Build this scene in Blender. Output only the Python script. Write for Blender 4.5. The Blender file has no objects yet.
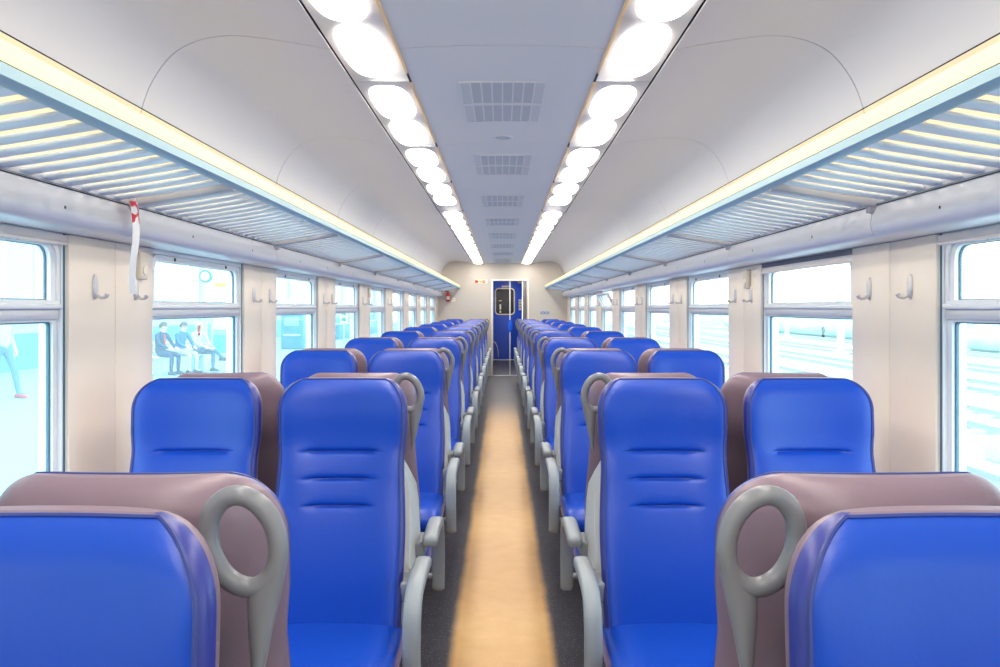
import bpy, math, random
from mathutils import Vector, Matrix
random.seed(7)
S = bpy.context.scene
COL = S.collection
PI = math.pi

# ------------------------------------------------------------------ camera, sky, exposure
EYE = 1.40
F_PX = 820.0
cam_data = bpy.data.cameras.new('camera')
cam = bpy.data.objects.new('camera', cam_data)
COL.objects.link(cam)
cam.location = (0, 0, EYE)
cam.rotation_euler = (PI/2, 0, 0)
cam_data.sensor_width = 36
cam_data.lens = 36*F_PX/1000
cam_data.shift_x = -0.0025
cam_data.shift_y = -0.0255
cam_data.clip_start = 0.02
cam_data.clip_end = 400
S.camera = cam

world = bpy.data.worlds.new('overcast_sky')
S.world = world
world.use_nodes = True
bg = world.node_tree.nodes['Background']
bg.inputs['Color'].default_value = (0.88, 0.96, 1.0, 1)
bg.inputs['Strength'].default_value = 2.2
S.view_settings.view_transform = 'Standard'
S.view_settings.look = 'None'
S.view_settings.exposure = 1.1
S.view_settings.gamma = 1.0
S.view_settings.use_curve_mapping = False
LAMP = 8.5

# ------------------------------------------------------------------ materials
MATS = {}
def srgb(r, g, b):
    def f(c):
        c /= 255.0
        return c/12.92 if c <= 0.04045 else ((c+0.055)/1.055)**2.4
    return (f(r), f(g), f(b), 1)

def mat(name, col, rough=0.5, metal=0.0, spec=0.5, coat=0.0, noise=0.0, nscale=8.0, bump=0.0, bscale=200.0, sheen=0.0):
    m = bpy.data.materials.new(name); m.use_nodes = True
    nt = m.node_tree; b = nt.nodes['Principled BSDF']
    b.inputs['Base Color'].default_value = col
    b.inputs['Roughness'].default_value = rough
    b.inputs['Metallic'].default_value = metal
    b.inputs['Specular IOR Level'].default_value = spec
    b.inputs['Coat Weight'].default_value = coat
    b.inputs['Coat Roughness'].default_value = 0.2
    b.inputs['Sheen Weight'].default_value = sheen
    tc = nt.nodes.new('ShaderNodeTexCoord')
    if noise > 0:
        n = nt.nodes.new('ShaderNodeTexNoise'); n.inputs['Scale'].default_value = nscale
        n.inputs['Detail'].default_value = 4
        nt.links.new(tc.outputs['Object'], n.inputs['Vector'])
        mp = nt.nodes.new('ShaderNodeMapRange')
        mp.inputs['To Min'].default_value = 1-noise; mp.inputs['To Max'].default_value = 1+noise
        nt.links.new(n.outputs['Fac'], mp.inputs['Value'])
        mx = nt.nodes.new('ShaderNodeVectorMath'); mx.operation = 'SCALE'
        mx.inputs[0].default_value = col[:3]
        nt.links.new(mp.outputs['Result'], mx.inputs['Scale'])
        nt.links.new(mx.outputs['Vector'], b.inputs['Base Color'])
    if bump > 0:
        n2 = nt.nodes.new('ShaderNodeTexNoise'); n2.inputs['Scale'].default_value = bscale
        n2.inputs['Detail'].default_value = 3
        nt.links.new(tc.outputs['Object'], n2.inputs['Vector'])
        bp = nt.nodes.new('ShaderNodeBump'); bp.inputs['Strength'].default_value = bump
        bp.inputs['Distance'].default_value = 0.004
        nt.links.new(n2.outputs['Fac'], bp.inputs['Height'])
        nt.links.new(bp.outputs['Normal'], b.inputs['Normal'])
    MATS[name] = m
    return m

def emit(name, col, strength):
    m = bpy.data.materials.new(name); m.use_nodes = True
    nt = m.node_tree; nt.nodes.clear()
    o = nt.nodes.new('ShaderNodeOutputMaterial'); e = nt.nodes.new('ShaderNodeEmission')
    e.inputs['Color'].default_value = col; e.inputs['Strength'].default_value = strength
    nt.links.new(e.outputs[0], o.inputs[0])
    MATS[name] = m
    return m

def glass(name, tint, veil, veil_col):
    """thin window pane: tinted see-through, pale veil imitating overexposed haze, mirror reflection at grazing angles"""
    m = bpy.data.materials.new(name); m.use_nodes = True
    nt = m.node_tree; nt.nodes.clear()
    o = nt.nodes.new('ShaderNodeOutputMaterial')
    t = nt.nodes.new('ShaderNodeBsdfTransparent'); t.inputs['Color'].default_value = tint
    tr = nt.nodes.new('ShaderNodeBsdfTranslucent'); tr.inputs['Color'].default_value = veil_col
    g = nt.nodes.new('ShaderNodeBsdfGlossy'); g.inputs['Roughness'].default_value = 0.03
    m1 = nt.nodes.new('ShaderNodeMixShader'); m1.inputs[0].default_value = veil  # veil lifts the blacks to imitate overexposure outside
    nt.links.new(t.outputs[0], m1.inputs[1]); nt.links.new(tr.outputs[0], m1.inputs[2])
    fr = nt.nodes.new('ShaderNodeFresnel'); fr.inputs['IOR'].default_value = 1.15
    ge = nt.nodes.new('ShaderNodeNewGeometry')          # only the outer skin of the pane mirrors
    inv = nt.nodes.new('ShaderNodeMath'); inv.operation = 'SUBTRACT'; inv.inputs[0].default_value = 1.0
    nt.links.new(ge.outputs['Backfacing'], inv.inputs[1])
    mu = nt.nodes.new('ShaderNodeMath'); mu.operation = 'MULTIPLY'
    nt.links.new(fr.outputs[0], mu.inputs[0]); nt.links.new(inv.outputs[0], mu.inputs[1])
    m2 = nt.nodes.new('ShaderNodeMixShader')
    nt.links.new(mu.outputs[0], m2.inputs[0])
    nt.links.new(m1.outputs[0], m2.inputs[1]); nt.links.new(g.outputs[0], m2.inputs[2])
    nt.links.new(m2.outputs[0], o.inputs[0])
    MATS[name] = m
    return m

mat('blue_vinyl', (0.001, 0.054, 0.43, 1), rough=0.33, spec=0.5, coat=0.0, noise=0.06, nscale=5, bump=0.10, bscale=60)
mat('mauve_vinyl', (0.21, 0.145, 0.19, 1), rough=0.38, spec=0.5, noise=0.05, nscale=6, bump=0.12, bscale=60)
mat('violet_vinyl', (0.025, 0.035, 0.25, 1), rough=0.36, spec=0.55, bump=0.1, bscale=60)
mat('violet_piping', (0.03, 0.045, 0.22, 1), rough=0.45)
mat('handle_grey', srgb(122, 124, 131), rough=0.32, spec=0.5)
mat('arm_grey', srgb(142, 150, 156), rough=0.4, spec=0.5)
mat('shell_white', srgb(205, 210, 212), rough=0.45)
mat('dark_metal', srgb(48, 48, 56), rough=0.5)
mat('cream_panel', srgb(246, 232, 217), rough=0.42, spec=0.4, noise=0.02, nscale=3)
mat('corridor_grey', srgb(158, 154, 156), rough=0.5)
mat('end_wall_cream', srgb(208, 200, 192), rough=0.5, noise=0.02, nscale=2)
mat('ceiling_grey', srgb(212, 212, 219), rough=0.45, noise=0.015, nscale=2)
mat('centre_grey', srgb(222, 224, 230), rough=0.5, noise=0.015, nscale=2)
mat('dark_gap', srgb(46, 46, 52), rough=0.8)
mat('lamp_plate', srgb(205, 205, 208), rough=0.4)
mat('gold_trim', srgb(240, 206, 150), rough=0.4)
mat('rail_blue', srgb(158, 190, 202), rough=0.4)
mat('rack_shelf_cream', srgb(252, 234, 196), rough=0.5)
mat('rack_blue_white', srgb(232, 240, 244), rough=0.32)
mat('rack_cream', srgb(244, 222, 172), rough=0.5)
mat('bracket_grey', srgb(190, 190, 196), rough=0.4, metal=0.2)
mat('duct_silver', srgb(224, 223, 227), rough=0.38, metal=0.25)
mat('window_alu', srgb(238, 240, 242), rough=0.35, metal=0.1)
mat('window_grey', srgb(218, 219, 222), rough=0.35, metal=0.2)
mat('rubber_seal', srgb(70, 110, 130), rough=0.6)
mat('gap_shade', srgb(120, 118, 128), rough=0.8)
mat('blind_cream', srgb(244, 232, 222), rough=0.6)
mat('hook_silver', srgb(222, 218, 218), rough=0.28, metal=0.25)
mat('plate_beige', srgb(232, 220, 200), rough=0.5)
mat('vent_dark', srgb(190, 195, 206), rough=0.6)
mat('vent_light', srgb(206, 210, 218), rough=0.6)
mat('door_blue', srgb(34, 88, 228), rough=0.35, noise=0.04, nscale=3)
mat('frame_white', srgb(245, 238, 228), rough=0.4)
mat('door_glass_dark', srgb(38, 36, 42), rough=0.12)
mat('reflection_blue', srgb(20, 100, 240), rough=0.3)
mat('sign_white', srgb(246, 236, 214), rough=0.5)
mat('sign_red', srgb(214, 58, 48), rough=0.5)
mat('sign_yellow', srgb(240, 200, 50), rough=0.5)
mat('sign_blue', srgb(70, 130, 215), rough=0.5)
mat('sign_green', srgb(50, 140, 110), rough=0.5)
mat('sign_orange', srgb(245, 165, 80), rough=0.5)
mat('sign_pink', srgb(235, 190, 195), rough=0.5)
mat('red_paint', srgb(200, 40, 45), rough=0.3)
mat('sticker_dark', srgb(70, 80, 90), rough=0.5)
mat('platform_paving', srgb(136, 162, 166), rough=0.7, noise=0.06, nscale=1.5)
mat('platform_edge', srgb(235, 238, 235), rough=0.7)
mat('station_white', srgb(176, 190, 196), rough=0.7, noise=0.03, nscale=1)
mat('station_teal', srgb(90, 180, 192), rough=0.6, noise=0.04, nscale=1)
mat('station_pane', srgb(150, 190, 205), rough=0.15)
mat('platform_blue', srgb(60, 140, 200), rough=0.45)
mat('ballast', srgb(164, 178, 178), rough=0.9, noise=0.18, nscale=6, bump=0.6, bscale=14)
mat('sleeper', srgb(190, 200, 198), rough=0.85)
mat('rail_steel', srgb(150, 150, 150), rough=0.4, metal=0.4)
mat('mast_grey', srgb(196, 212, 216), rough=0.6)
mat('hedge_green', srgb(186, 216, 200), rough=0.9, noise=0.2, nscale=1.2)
mat('skin', srgb(214, 172, 150), rough=0.6)
mat('cloth_navy', srgb(40, 66, 100), rough=0.8)
mat('cloth_blue', srgb(40, 110, 160), rough=0.8)
mat('cloth_pale', srgb(190, 190, 190), rough=0.8)
mat('cloth_slate', srgb(70, 110, 140), rough=0.8)
mat('cloth_denim', srgb(84, 130, 170), rough=0.8)
mat('hair_dark', srgb(80, 70, 70), rough=0.7)
mat('hair_fair', srgb(206, 190, 170), rough=0.7)
mat('shoe_red', srgb(205, 80, 90), rough=0.6)
mat('shoe_dark', srgb(60, 66, 76), rough=0.6)
emit('lamp_glow', (1.0, 0.92, 0.80, 1), LAMP)
glass('pane_clear', (0.93, 0.985, 1.0, 1), 0.06, (0.9, 0.97, 1, 1))
glass('pane_cyan', (0.84, 0.965, 1.0, 1), 0.10, (0.75, 0.95, 1, 1))
glass('pane_door', (0.96, 0.97, 1.0, 1), 0.02, (0.9, 0.95, 1, 1))

def floor_material():
    m = bpy.data.materials.new('speckled_floor'); m.use_nodes = True
    nt = m.node_tree; b = nt.nodes['Principled BSDF']; L = nt.links.new
    tc = nt.nodes.new('ShaderNodeTexCoord'); sep = nt.nodes.new('ShaderNodeSeparateXYZ')
    L(tc.outputs['Object'], sep.inputs[0])
    # tan runner down the aisle with soft borders, fading out towards the far end
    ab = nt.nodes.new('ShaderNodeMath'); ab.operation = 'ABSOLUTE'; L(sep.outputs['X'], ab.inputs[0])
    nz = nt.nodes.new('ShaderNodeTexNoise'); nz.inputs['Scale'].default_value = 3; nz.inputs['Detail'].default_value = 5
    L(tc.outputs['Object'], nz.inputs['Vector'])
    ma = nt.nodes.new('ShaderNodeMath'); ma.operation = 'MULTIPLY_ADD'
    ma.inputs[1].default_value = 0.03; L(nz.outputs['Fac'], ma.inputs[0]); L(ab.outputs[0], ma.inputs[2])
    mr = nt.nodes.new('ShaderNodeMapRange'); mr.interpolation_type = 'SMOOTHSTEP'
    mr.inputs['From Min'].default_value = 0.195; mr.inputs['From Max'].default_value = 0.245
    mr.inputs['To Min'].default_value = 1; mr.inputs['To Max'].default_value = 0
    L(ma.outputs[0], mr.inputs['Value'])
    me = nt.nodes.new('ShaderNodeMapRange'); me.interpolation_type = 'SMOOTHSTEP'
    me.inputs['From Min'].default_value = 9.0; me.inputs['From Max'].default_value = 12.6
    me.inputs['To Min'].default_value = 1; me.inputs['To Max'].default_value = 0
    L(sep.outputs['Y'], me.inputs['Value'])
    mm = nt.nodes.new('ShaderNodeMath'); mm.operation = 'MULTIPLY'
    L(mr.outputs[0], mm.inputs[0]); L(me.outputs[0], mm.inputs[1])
    # speckles
    vo = nt.nodes.new('ShaderNodeTexVoronoi'); vo.inputs['Scale'].default_value = 85
    L(tc.outputs['Object'], vo.inputs['Vector'])
    sp = nt.nodes.new('ShaderNodeMapRange'); sp.inputs['From Min'].default_value = 0.10; sp.inputs['From Max'].default_value = 0.24
    sp.inputs['To Min'].default_value = 1; sp.inputs['To Max'].default_value = 0
    L(vo.outputs['Distance'], sp.inputs['Value'])
    n2 = nt.nodes.new('ShaderNodeTexNoise'); n2.inputs['Scale'].default_value = 9; n2.inputs['Detail'].default_value = 5
    L(tc.outputs['Object'], n2.inputs['Vector'])
    r1 = nt.nodes.new('ShaderNodeValToRGB')
    r1.color_ramp.elements[0].position = 0.3; r1.color_ramp.elements[0].color = srgb(40, 38, 47)
    r1.color_ramp.elements[1].position = 0.75; r1.color_ramp.elements[1].color = srgb(56, 54, 65)
    L(n2.outputs['Fac'], r1.inputs[0])
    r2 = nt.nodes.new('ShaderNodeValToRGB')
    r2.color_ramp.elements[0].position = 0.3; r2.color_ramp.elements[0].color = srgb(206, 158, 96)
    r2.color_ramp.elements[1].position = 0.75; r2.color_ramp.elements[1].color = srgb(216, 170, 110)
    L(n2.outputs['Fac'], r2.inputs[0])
    def mixc(fac, a, bcol):
        x = nt.nodes.new('ShaderNodeMix'); x.data_type = 'RGBA'
        if isinstance(fac, float): x.inputs[0].default_value = fac
        else: L(fac, x.inputs[0])
        for i, v in ((6, a), (7, bcol)):
            if isinstance(v, tuple): x.inputs[i].default_value = v
            else: L(v, x.inputs[i])
        return x.outputs[2]
    s1 = nt.nodes.new('ShaderNodeMath'); s1.operation = 'MULTIPLY'; s1.inputs[1].default_value = 0.6
    L(sp.outputs[0], s1.inputs[0])
    dark = mixc(s1.outputs[0], r1.outputs[0], srgb(175, 172, 190))
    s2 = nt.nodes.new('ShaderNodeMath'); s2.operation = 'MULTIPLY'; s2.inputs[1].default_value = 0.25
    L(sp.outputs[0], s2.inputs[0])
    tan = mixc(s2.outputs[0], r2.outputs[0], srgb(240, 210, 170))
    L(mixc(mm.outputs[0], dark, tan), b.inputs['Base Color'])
    b.inputs['Roughness'].default_value = 0.42
    b.inputs['Specular IOR Level'].default_value = 0.4
    MATS['speckled_floor'] = m
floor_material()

def ticket_material():
    m = bpy.data.materials.new('printed_strip'); m.use_nodes = True
    nt = m.node_tree; b = nt.nodes['Principled BSDF']; L = nt.links.new
    tc = nt.nodes.new('ShaderNodeTexCoord'); sep = nt.nodes.new('ShaderNodeSeparateXYZ')
    L(tc.outputs['Object'], sep.inputs[0])
    n = nt.nodes.new('ShaderNodeTexNoise'); n.inputs['Scale'].default_value = 34; n.inputs['Detail'].default_value = 1
    L(tc.outputs['Object'], n.inputs['Vector'])
    up = nt.nodes.new('ShaderNodeMapRange'); up.inputs['From Min'].default_value = -0.15; up.inputs['From Max'].default_value = -0.05
    up.inputs['To Min'].default_value = -0.25; up.inputs['To Max'].default_value = 0.08
    L(sep.outputs['Z'], up.inputs['Value'])
    ad = nt.nodes.new('ShaderNodeMath'); ad.operation = 'ADD'; L(n.outputs['Fac'], ad.inputs[0]); L(up.outputs[0], ad.inputs[1])
    r = nt.nodes.new('ShaderNodeValToRGB'); r.color_ramp.interpolation = 'CONSTANT'
    r.color_ramp.elements[0].color = srgb(244, 242, 244)
    r.color_ramp.elements[1].position = 0.52; r.color_ramp.elements[1].color = srgb(240, 150, 110)
    e = r.color_ramp.elements.new(0.56); e.color = srgb(226, 60, 90)
    L(ad.outputs[0], r.inputs[0]); L(r.outputs[0], b.inputs['Base Color'])
    b.inputs['Roughness'].default_value = 0.35
    MATS['printed_strip'] = m
ticket_material()

# ------------------------------------------------------------------ mesh helpers
class MB:
    def __init__(s): s.v = []; s.f = []; s.smooth = []
    def add(s, vs, fs, smooth=False):
        o = len(s.v); s.v += [tuple(v) for v in vs]
        s.f += [tuple(i+o for i in f) for f in fs]; s.smooth += [smooth]*len(fs)
        return s
    def box(s, x0, x1, y0, y1, z0, z1, b=0.0):
        """box with chamfered edges when b > 0"""
        if b <= 0:
            vs = [(x, y, z) for x in (x0, x1) for y in (y0, y1) for z in (z0, z1)]
            return s.add(vs, [(0,1,3,2), (4,6,7,5), (0,4,5,1), (2,3,7,6), (0,2,6,4), (1,5,7,3)])
        import bmesh
        bm = bmesh.new(); bmesh.ops.create_cube(bm, size=1)
        for v in bm.verts:
            v.co = Vector(((x0+x1)/2+v.co.x*(x1-x0), (y0+y1)/2+v.co.y*(y1-y0), (z0+z1)/2+v.co.z*(z1-z0)))
        bmesh.ops.bevel(bm, geom=bm.edges[:], offset=b, segments=2, affect='EDGES', profile=0.5)
        bm.verts.index_update()
        s.add([v.co for v in bm.verts], [[v.index for v in f.verts] for f in bm.faces], True); bm.free()
        return s
    def loft(s, loops, closed=True, caps=(True, True), smooth=True):
        n = len(loops[0]); vs = [p for l in loops for p in l]; fs = []
        for i in range(len(loops)-1):
            for j in range(n if closed else n-1):
                k = (j+1) % n
                fs.append((i*n+j, i*n+k, (i+1)*n+k, (i+1)*n+j))
        if closed and caps[0]: fs.append(tuple(reversed(range(n))))
        if closed and caps[1]: fs.append(tuple((len(loops)-1)*n+j for j in range(n)))
        return s.add(vs, fs, smooth)
    def tube(s, pts, r, n=10, closed=False, flat=None, caps=True):
        """tube along pts; r number or list; flat = (axis vector, scale) squashes the section along that axis"""
        pts = [Vector(p) for p in pts]; m = len(pts)
        rs = r if isinstance(r, (list, tuple)) else [r]*m
        loops = []; prev = None
        for i, p in enumerate(pts):
            if closed: t = pts[(i+1) % m]-pts[i-1]
            else: t = pts[min(i+1, m-1)]-pts[max(i-1, 0)]
            t.normalize()
            if prev is None:
                a = Vector((0, 0, 1)) if abs(t.z) < 0.9 else Vector((0, 1, 0))
                u = t.cross(a).normalized()
            else:
                u = (prev-t*prev.dot(t)).normalized()
            prev = u; w = t.cross(u)
            lp = []
            for k in range(n):
                a = 2*PI*k/n
                d = (u*math.cos(a)+w*math.sin(a))*rs[i]
                if flat: ax = Vector(flat[0]); d = d+ax*(d.dot(ax)*(flat[1]-1))
                lp.append(p+d)
            loops.append(lp)
        if closed: loops.append(loops[0]); return s.loft(loops, caps=(False, False))
        return s.loft(loops, caps=(caps, caps))
    def prism(s, poly, axis, a0, a1, smooth=False):
        """extrude a 2D polygon along axis 0/1/2 from a0 to a1"""
        def P(p, a):
            if axis == 0: return (a, p[0], p[1])
            if axis == 1: return (p[0], a, p[1])
            return (p[0], p[1], a)
        n = len(poly)
        vs = [P(p, a0) for p in poly]+[P(p, a1) for p in poly]
        fs = [tuple(range(n))[::-1], tuple(range(n, 2*n))]+[(i, (i+1) % n, n+(i+1) % n, n+i) for i in range(n)]
        return s.add(vs, fs, smooth)
    def ring(s, outer, inner, axis, a0, a1):
        """frame between two equal-count loops"""
        def P(p, a):
            if axis == 0: return (a, p[0], p[1])
            if axis == 1: return (p[0], a, p[1])
            return (p[0], p[1], a)
        n = len(outer); vs = []
        for l, a in ((outer, a0), (inner, a0), (inner, a1), (outer, a1)): vs += [P(p, a) for p in l]
        fs = []
        for q in range(4):
            for i in range(n):
                j = (i+1) % n; r = (q+1) % 4
                fs.append((q*n+i, q*n+j, r*n+j, r*n+i))
        return s.add(vs, fs)
    def mesh(s, name, materials):
        me = bpy.data.meshes.new(name); me.from_pydata(s.v, [], s.f)
        import bmesh
        bm = bmesh.new(); bm.from_mesh(me); bmesh.ops.recalc_face_normals(bm, faces=bm.faces); bm.to_mesh(me); bm.free()
        me.polygons.foreach_set('use_smooth', s.smooth); 
        for m in (materials if isinstance(materials, (list, tuple)) else [materials]): me.materials.append(MATS[m])
        me.set_sharp_from_angle(angle=math.radians(50))
        me.update()
        return me
    def obj(s, name, material, parent=None, loc=None):
        return link(name, s.mesh(name, material), parent, loc)

def link(name, data, parent=None, loc=None):
    o = bpy.data.objects.new(name, data); COL.objects.link(o)
    if parent: o.parent = parent
    if loc: o.location = loc
    return o
def tag(o, label, cat, group=None):
    o['label'] = label; o['category'] = cat
    if group: o['group'] = group
    return o
def thing(name, label, cat, loc=(0, 0, 0), group=None):
    return tag(link(name, None, None, loc), label, cat, group)
def struct(o): o['kind'] = 'structure'; return o
def rrect(a0, a1, b0, b1, r, n=6):
    pts = []
    for (ca, cb, st) in ((a1-r, b1-r, 0), (a0+r, b1-r, 1), (a0+r, b0+r, 2), (a1-r, b0+r, 3)):
        for k in range(n+1):
            t = PI/2*(st+k/n); pts.append((ca+r*math.cos(t), cb+r*math.sin(t)))
    return pts
def rrect4(a0, a1, b0, b1, rs, n=6):
    pts = []
    for (sa, sb, st), r in zip(((1, 1, 0), (-1, 1, 1), (-1, -1, 2), (1, -1, 3)), rs):
        ca = (a1-r) if sa > 0 else (a0+r); cb = (b1-r) if sb > 0 else (b0+r)
        for k in range(n+1):
            t = PI/2*(st+k/n); pts.append((ca+r*math.cos(t), cb+r*math.sin(t)))
    return pts
def ellipse(ca, cb, ra, rb, n=24, p=2.0):
    out = []
    for k in range(n):
        t = 2*PI*k/n; c, s_ = math.cos(t), math.sin(t)
        out.append((ca+ra*math.copysign(abs(c)**(2/p), c), cb+rb*math.copysign(abs(s_)**(2/p), s_)))
    return out
def catmull(pts, n=5):
    out = []
    for i in range(len(pts)-1):
        p0, p1, p2, p3 = pts[max(i-1, 0)], pts[i], pts[i+1], pts[min(i+2, len(pts)-1)]
        for k in range(n):
            t = k/n
            out.append(tuple(0.5*((2*b)+(-a+c)*t+(2*a-5*b+4*c-d)*t*t+(-a+3*b-3*c+d)*t**3) for a, b, c, d in zip(p0, p1, p2, p3)))
    out.append(tuple(pts[-1]))
    return out
def smooth01(t): t = max(0, min(1, t)); return t*t*(3-2*t)
def interp(x, tab):
    if x <= tab[0][0]: return tab[0][1]
    for (a, fa), (b, fb) in zip(tab, tab[1:]):
        if x <= b: return fa+(fb-fa)*smooth01((x-a)/(b-a))
    return tab[-1][1]
ORD = ['first', 'second', 'third', 'fourth', 'fifth', 'sixth', 'seventh', 'eighth', 'ninth', 'tenth', 'eleventh', 'twelfth', 'thirteenth', 'fourteenth', 'fifteenth', 'sixteenth', 'seventeenth', 'eighteenth']
SIDE = {-1: 'platform side', 1: 'track side'}

# ------------------------------------------------------------------ main dimensions (depth = +Y)
P = 1.722                      # bay length
Y0, YE = -6.2, 16.93          # carriage saloon from back partition to end partition
XW = 1.34                      # face of the wall panels
PILLAR0 = 2.84                 # centre of the first pillar in view
WOPEN = 0.647*P                # window opening length
PAIR0 = 1.005                  # first back-to-back pair of seats
NB = 11
ZT, ZS = 1.628, 0.70            # window opening top and sill

def pillar_y(k): return PILLAR0+P*k
def window_span(k): return pillar_y(k-1)+0.1765*P, pillar_y(k)-0.1765*P

# ------------------------------------------------------------------ floor
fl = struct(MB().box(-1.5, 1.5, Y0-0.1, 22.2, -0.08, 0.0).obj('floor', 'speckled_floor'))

# ------------------------------------------------------------------ side walls with their panels
for sd, nm in ((-1, 'wall_left'), (1, 'wall_right')):
    m = MB()
    def bx(x0, x1, *a): m.box(min(sd*x0, sd*x1), max(sd*x0, sd*x1), *a)
    bx(1.36, 1.435, Y0-0.1, YE+0.1, 0.0, ZS)
    bx(1.36, 1.435, Y0-0.1, YE+0.1, ZT, 2.05)
    for k in range(-5, NB-1):
        a = max(pillar_y(k)-0.1765*P, Y0-0.1); b = min(pillar_y(k)+0.1765*P, YE+0.1)
        if b > a: bx(1.375, 1.435, a, b, ZS, ZT)
    wall = struct(m.obj(nm, 'cream_panel'))
    for k in range(-5, NB-1):
        for h in (-1, 1):
            yc = pillar_y(k); half = 0.1765*P
            a, b = (yc-half, yc-0.0015) if h < 0 else (yc+0.0015, yc+half)
            a = max(a, Y0+0.002)
            b = min(b, YE-0.002)
            if b-a < 0.03: continue
            MB().box(min(sd*XW, sd*1.376), max(sd*XW, sd*1.376), a, b, 0.12, ZT, 0.003).obj('wall_panel', 'cream_panel', wall)
    for k in range(-4, NB-1):      # panel under each window with its sill and heater grille
        a, b = window_span(k); b = min(b, YE); a = max(a, Y0+0.002)
        MB().box(min(sd*XW, sd*1.362), max(sd*XW, sd*1.362), a+0.002, b-0.002, 0.12, ZS-0.02, 0.003).obj('wall_panel', 'cream_panel', wall)
        MB().box(min(sd*1.325, sd*1.40), max(sd*1.325, sd*1.40), a+0.002, b-0.002, ZS-0.02, ZS+0.006, 0.004).obj('window_sill', 'window_alu', wall)
    bb = struct(MB().box(min(sd*1.325, sd*1.362), max(sd*1.325, sd*1.362), Y0, YE, 0.0, 0.12, 0.004).obj('baseboard_left' if sd < 0 else 'baseboard_right', 'dark_metal'))

# cornice duct below the racks, one length per bay
DUCT = catmull([(1.262, 1.79), (1.238, 1.765), (1.236, 1.735), (1.226, 1.70), (1.226, 1.665), (1.243, 1.638), (1.285, 1.630), (1.338, 1.629)], 4)
for sd, nm in ((-1, 'trim_1'), (1, 'trim_2')):
    root = struct(link(nm, None))
    for k in range(-5, NB-1):
        a = max(PAIR0+P*(k+1)+0.002, Y0+0.002); b = min(PAIR0+P*(k+2)-0.002, YE-0.003)
        if b-a < 0.05: continue
        poly = [(sd*x, z) for x, z in DUCT]+[(sd*1.355, 1.63), (sd*1.355, 1.80)]
        o = MB().prism(poly, 1, a, b, True).obj('duct_section', 'duct_silver', root)
        MB().box(min(sd*1.2335, sd*1.240), max(sd*1.2335, sd*1.240), a, b, 1.738, 1.7405).obj('groove', 'dark_gap', o)
        for q in (0.3, 0.75):
            MB().tube([(sd*1.2235, a+(b-a)*q, 1.682), (sd*1.230, a+(b-a)*q, 1.682)], 0.005, 8).obj('screw', 'dark_metal', o)

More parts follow.
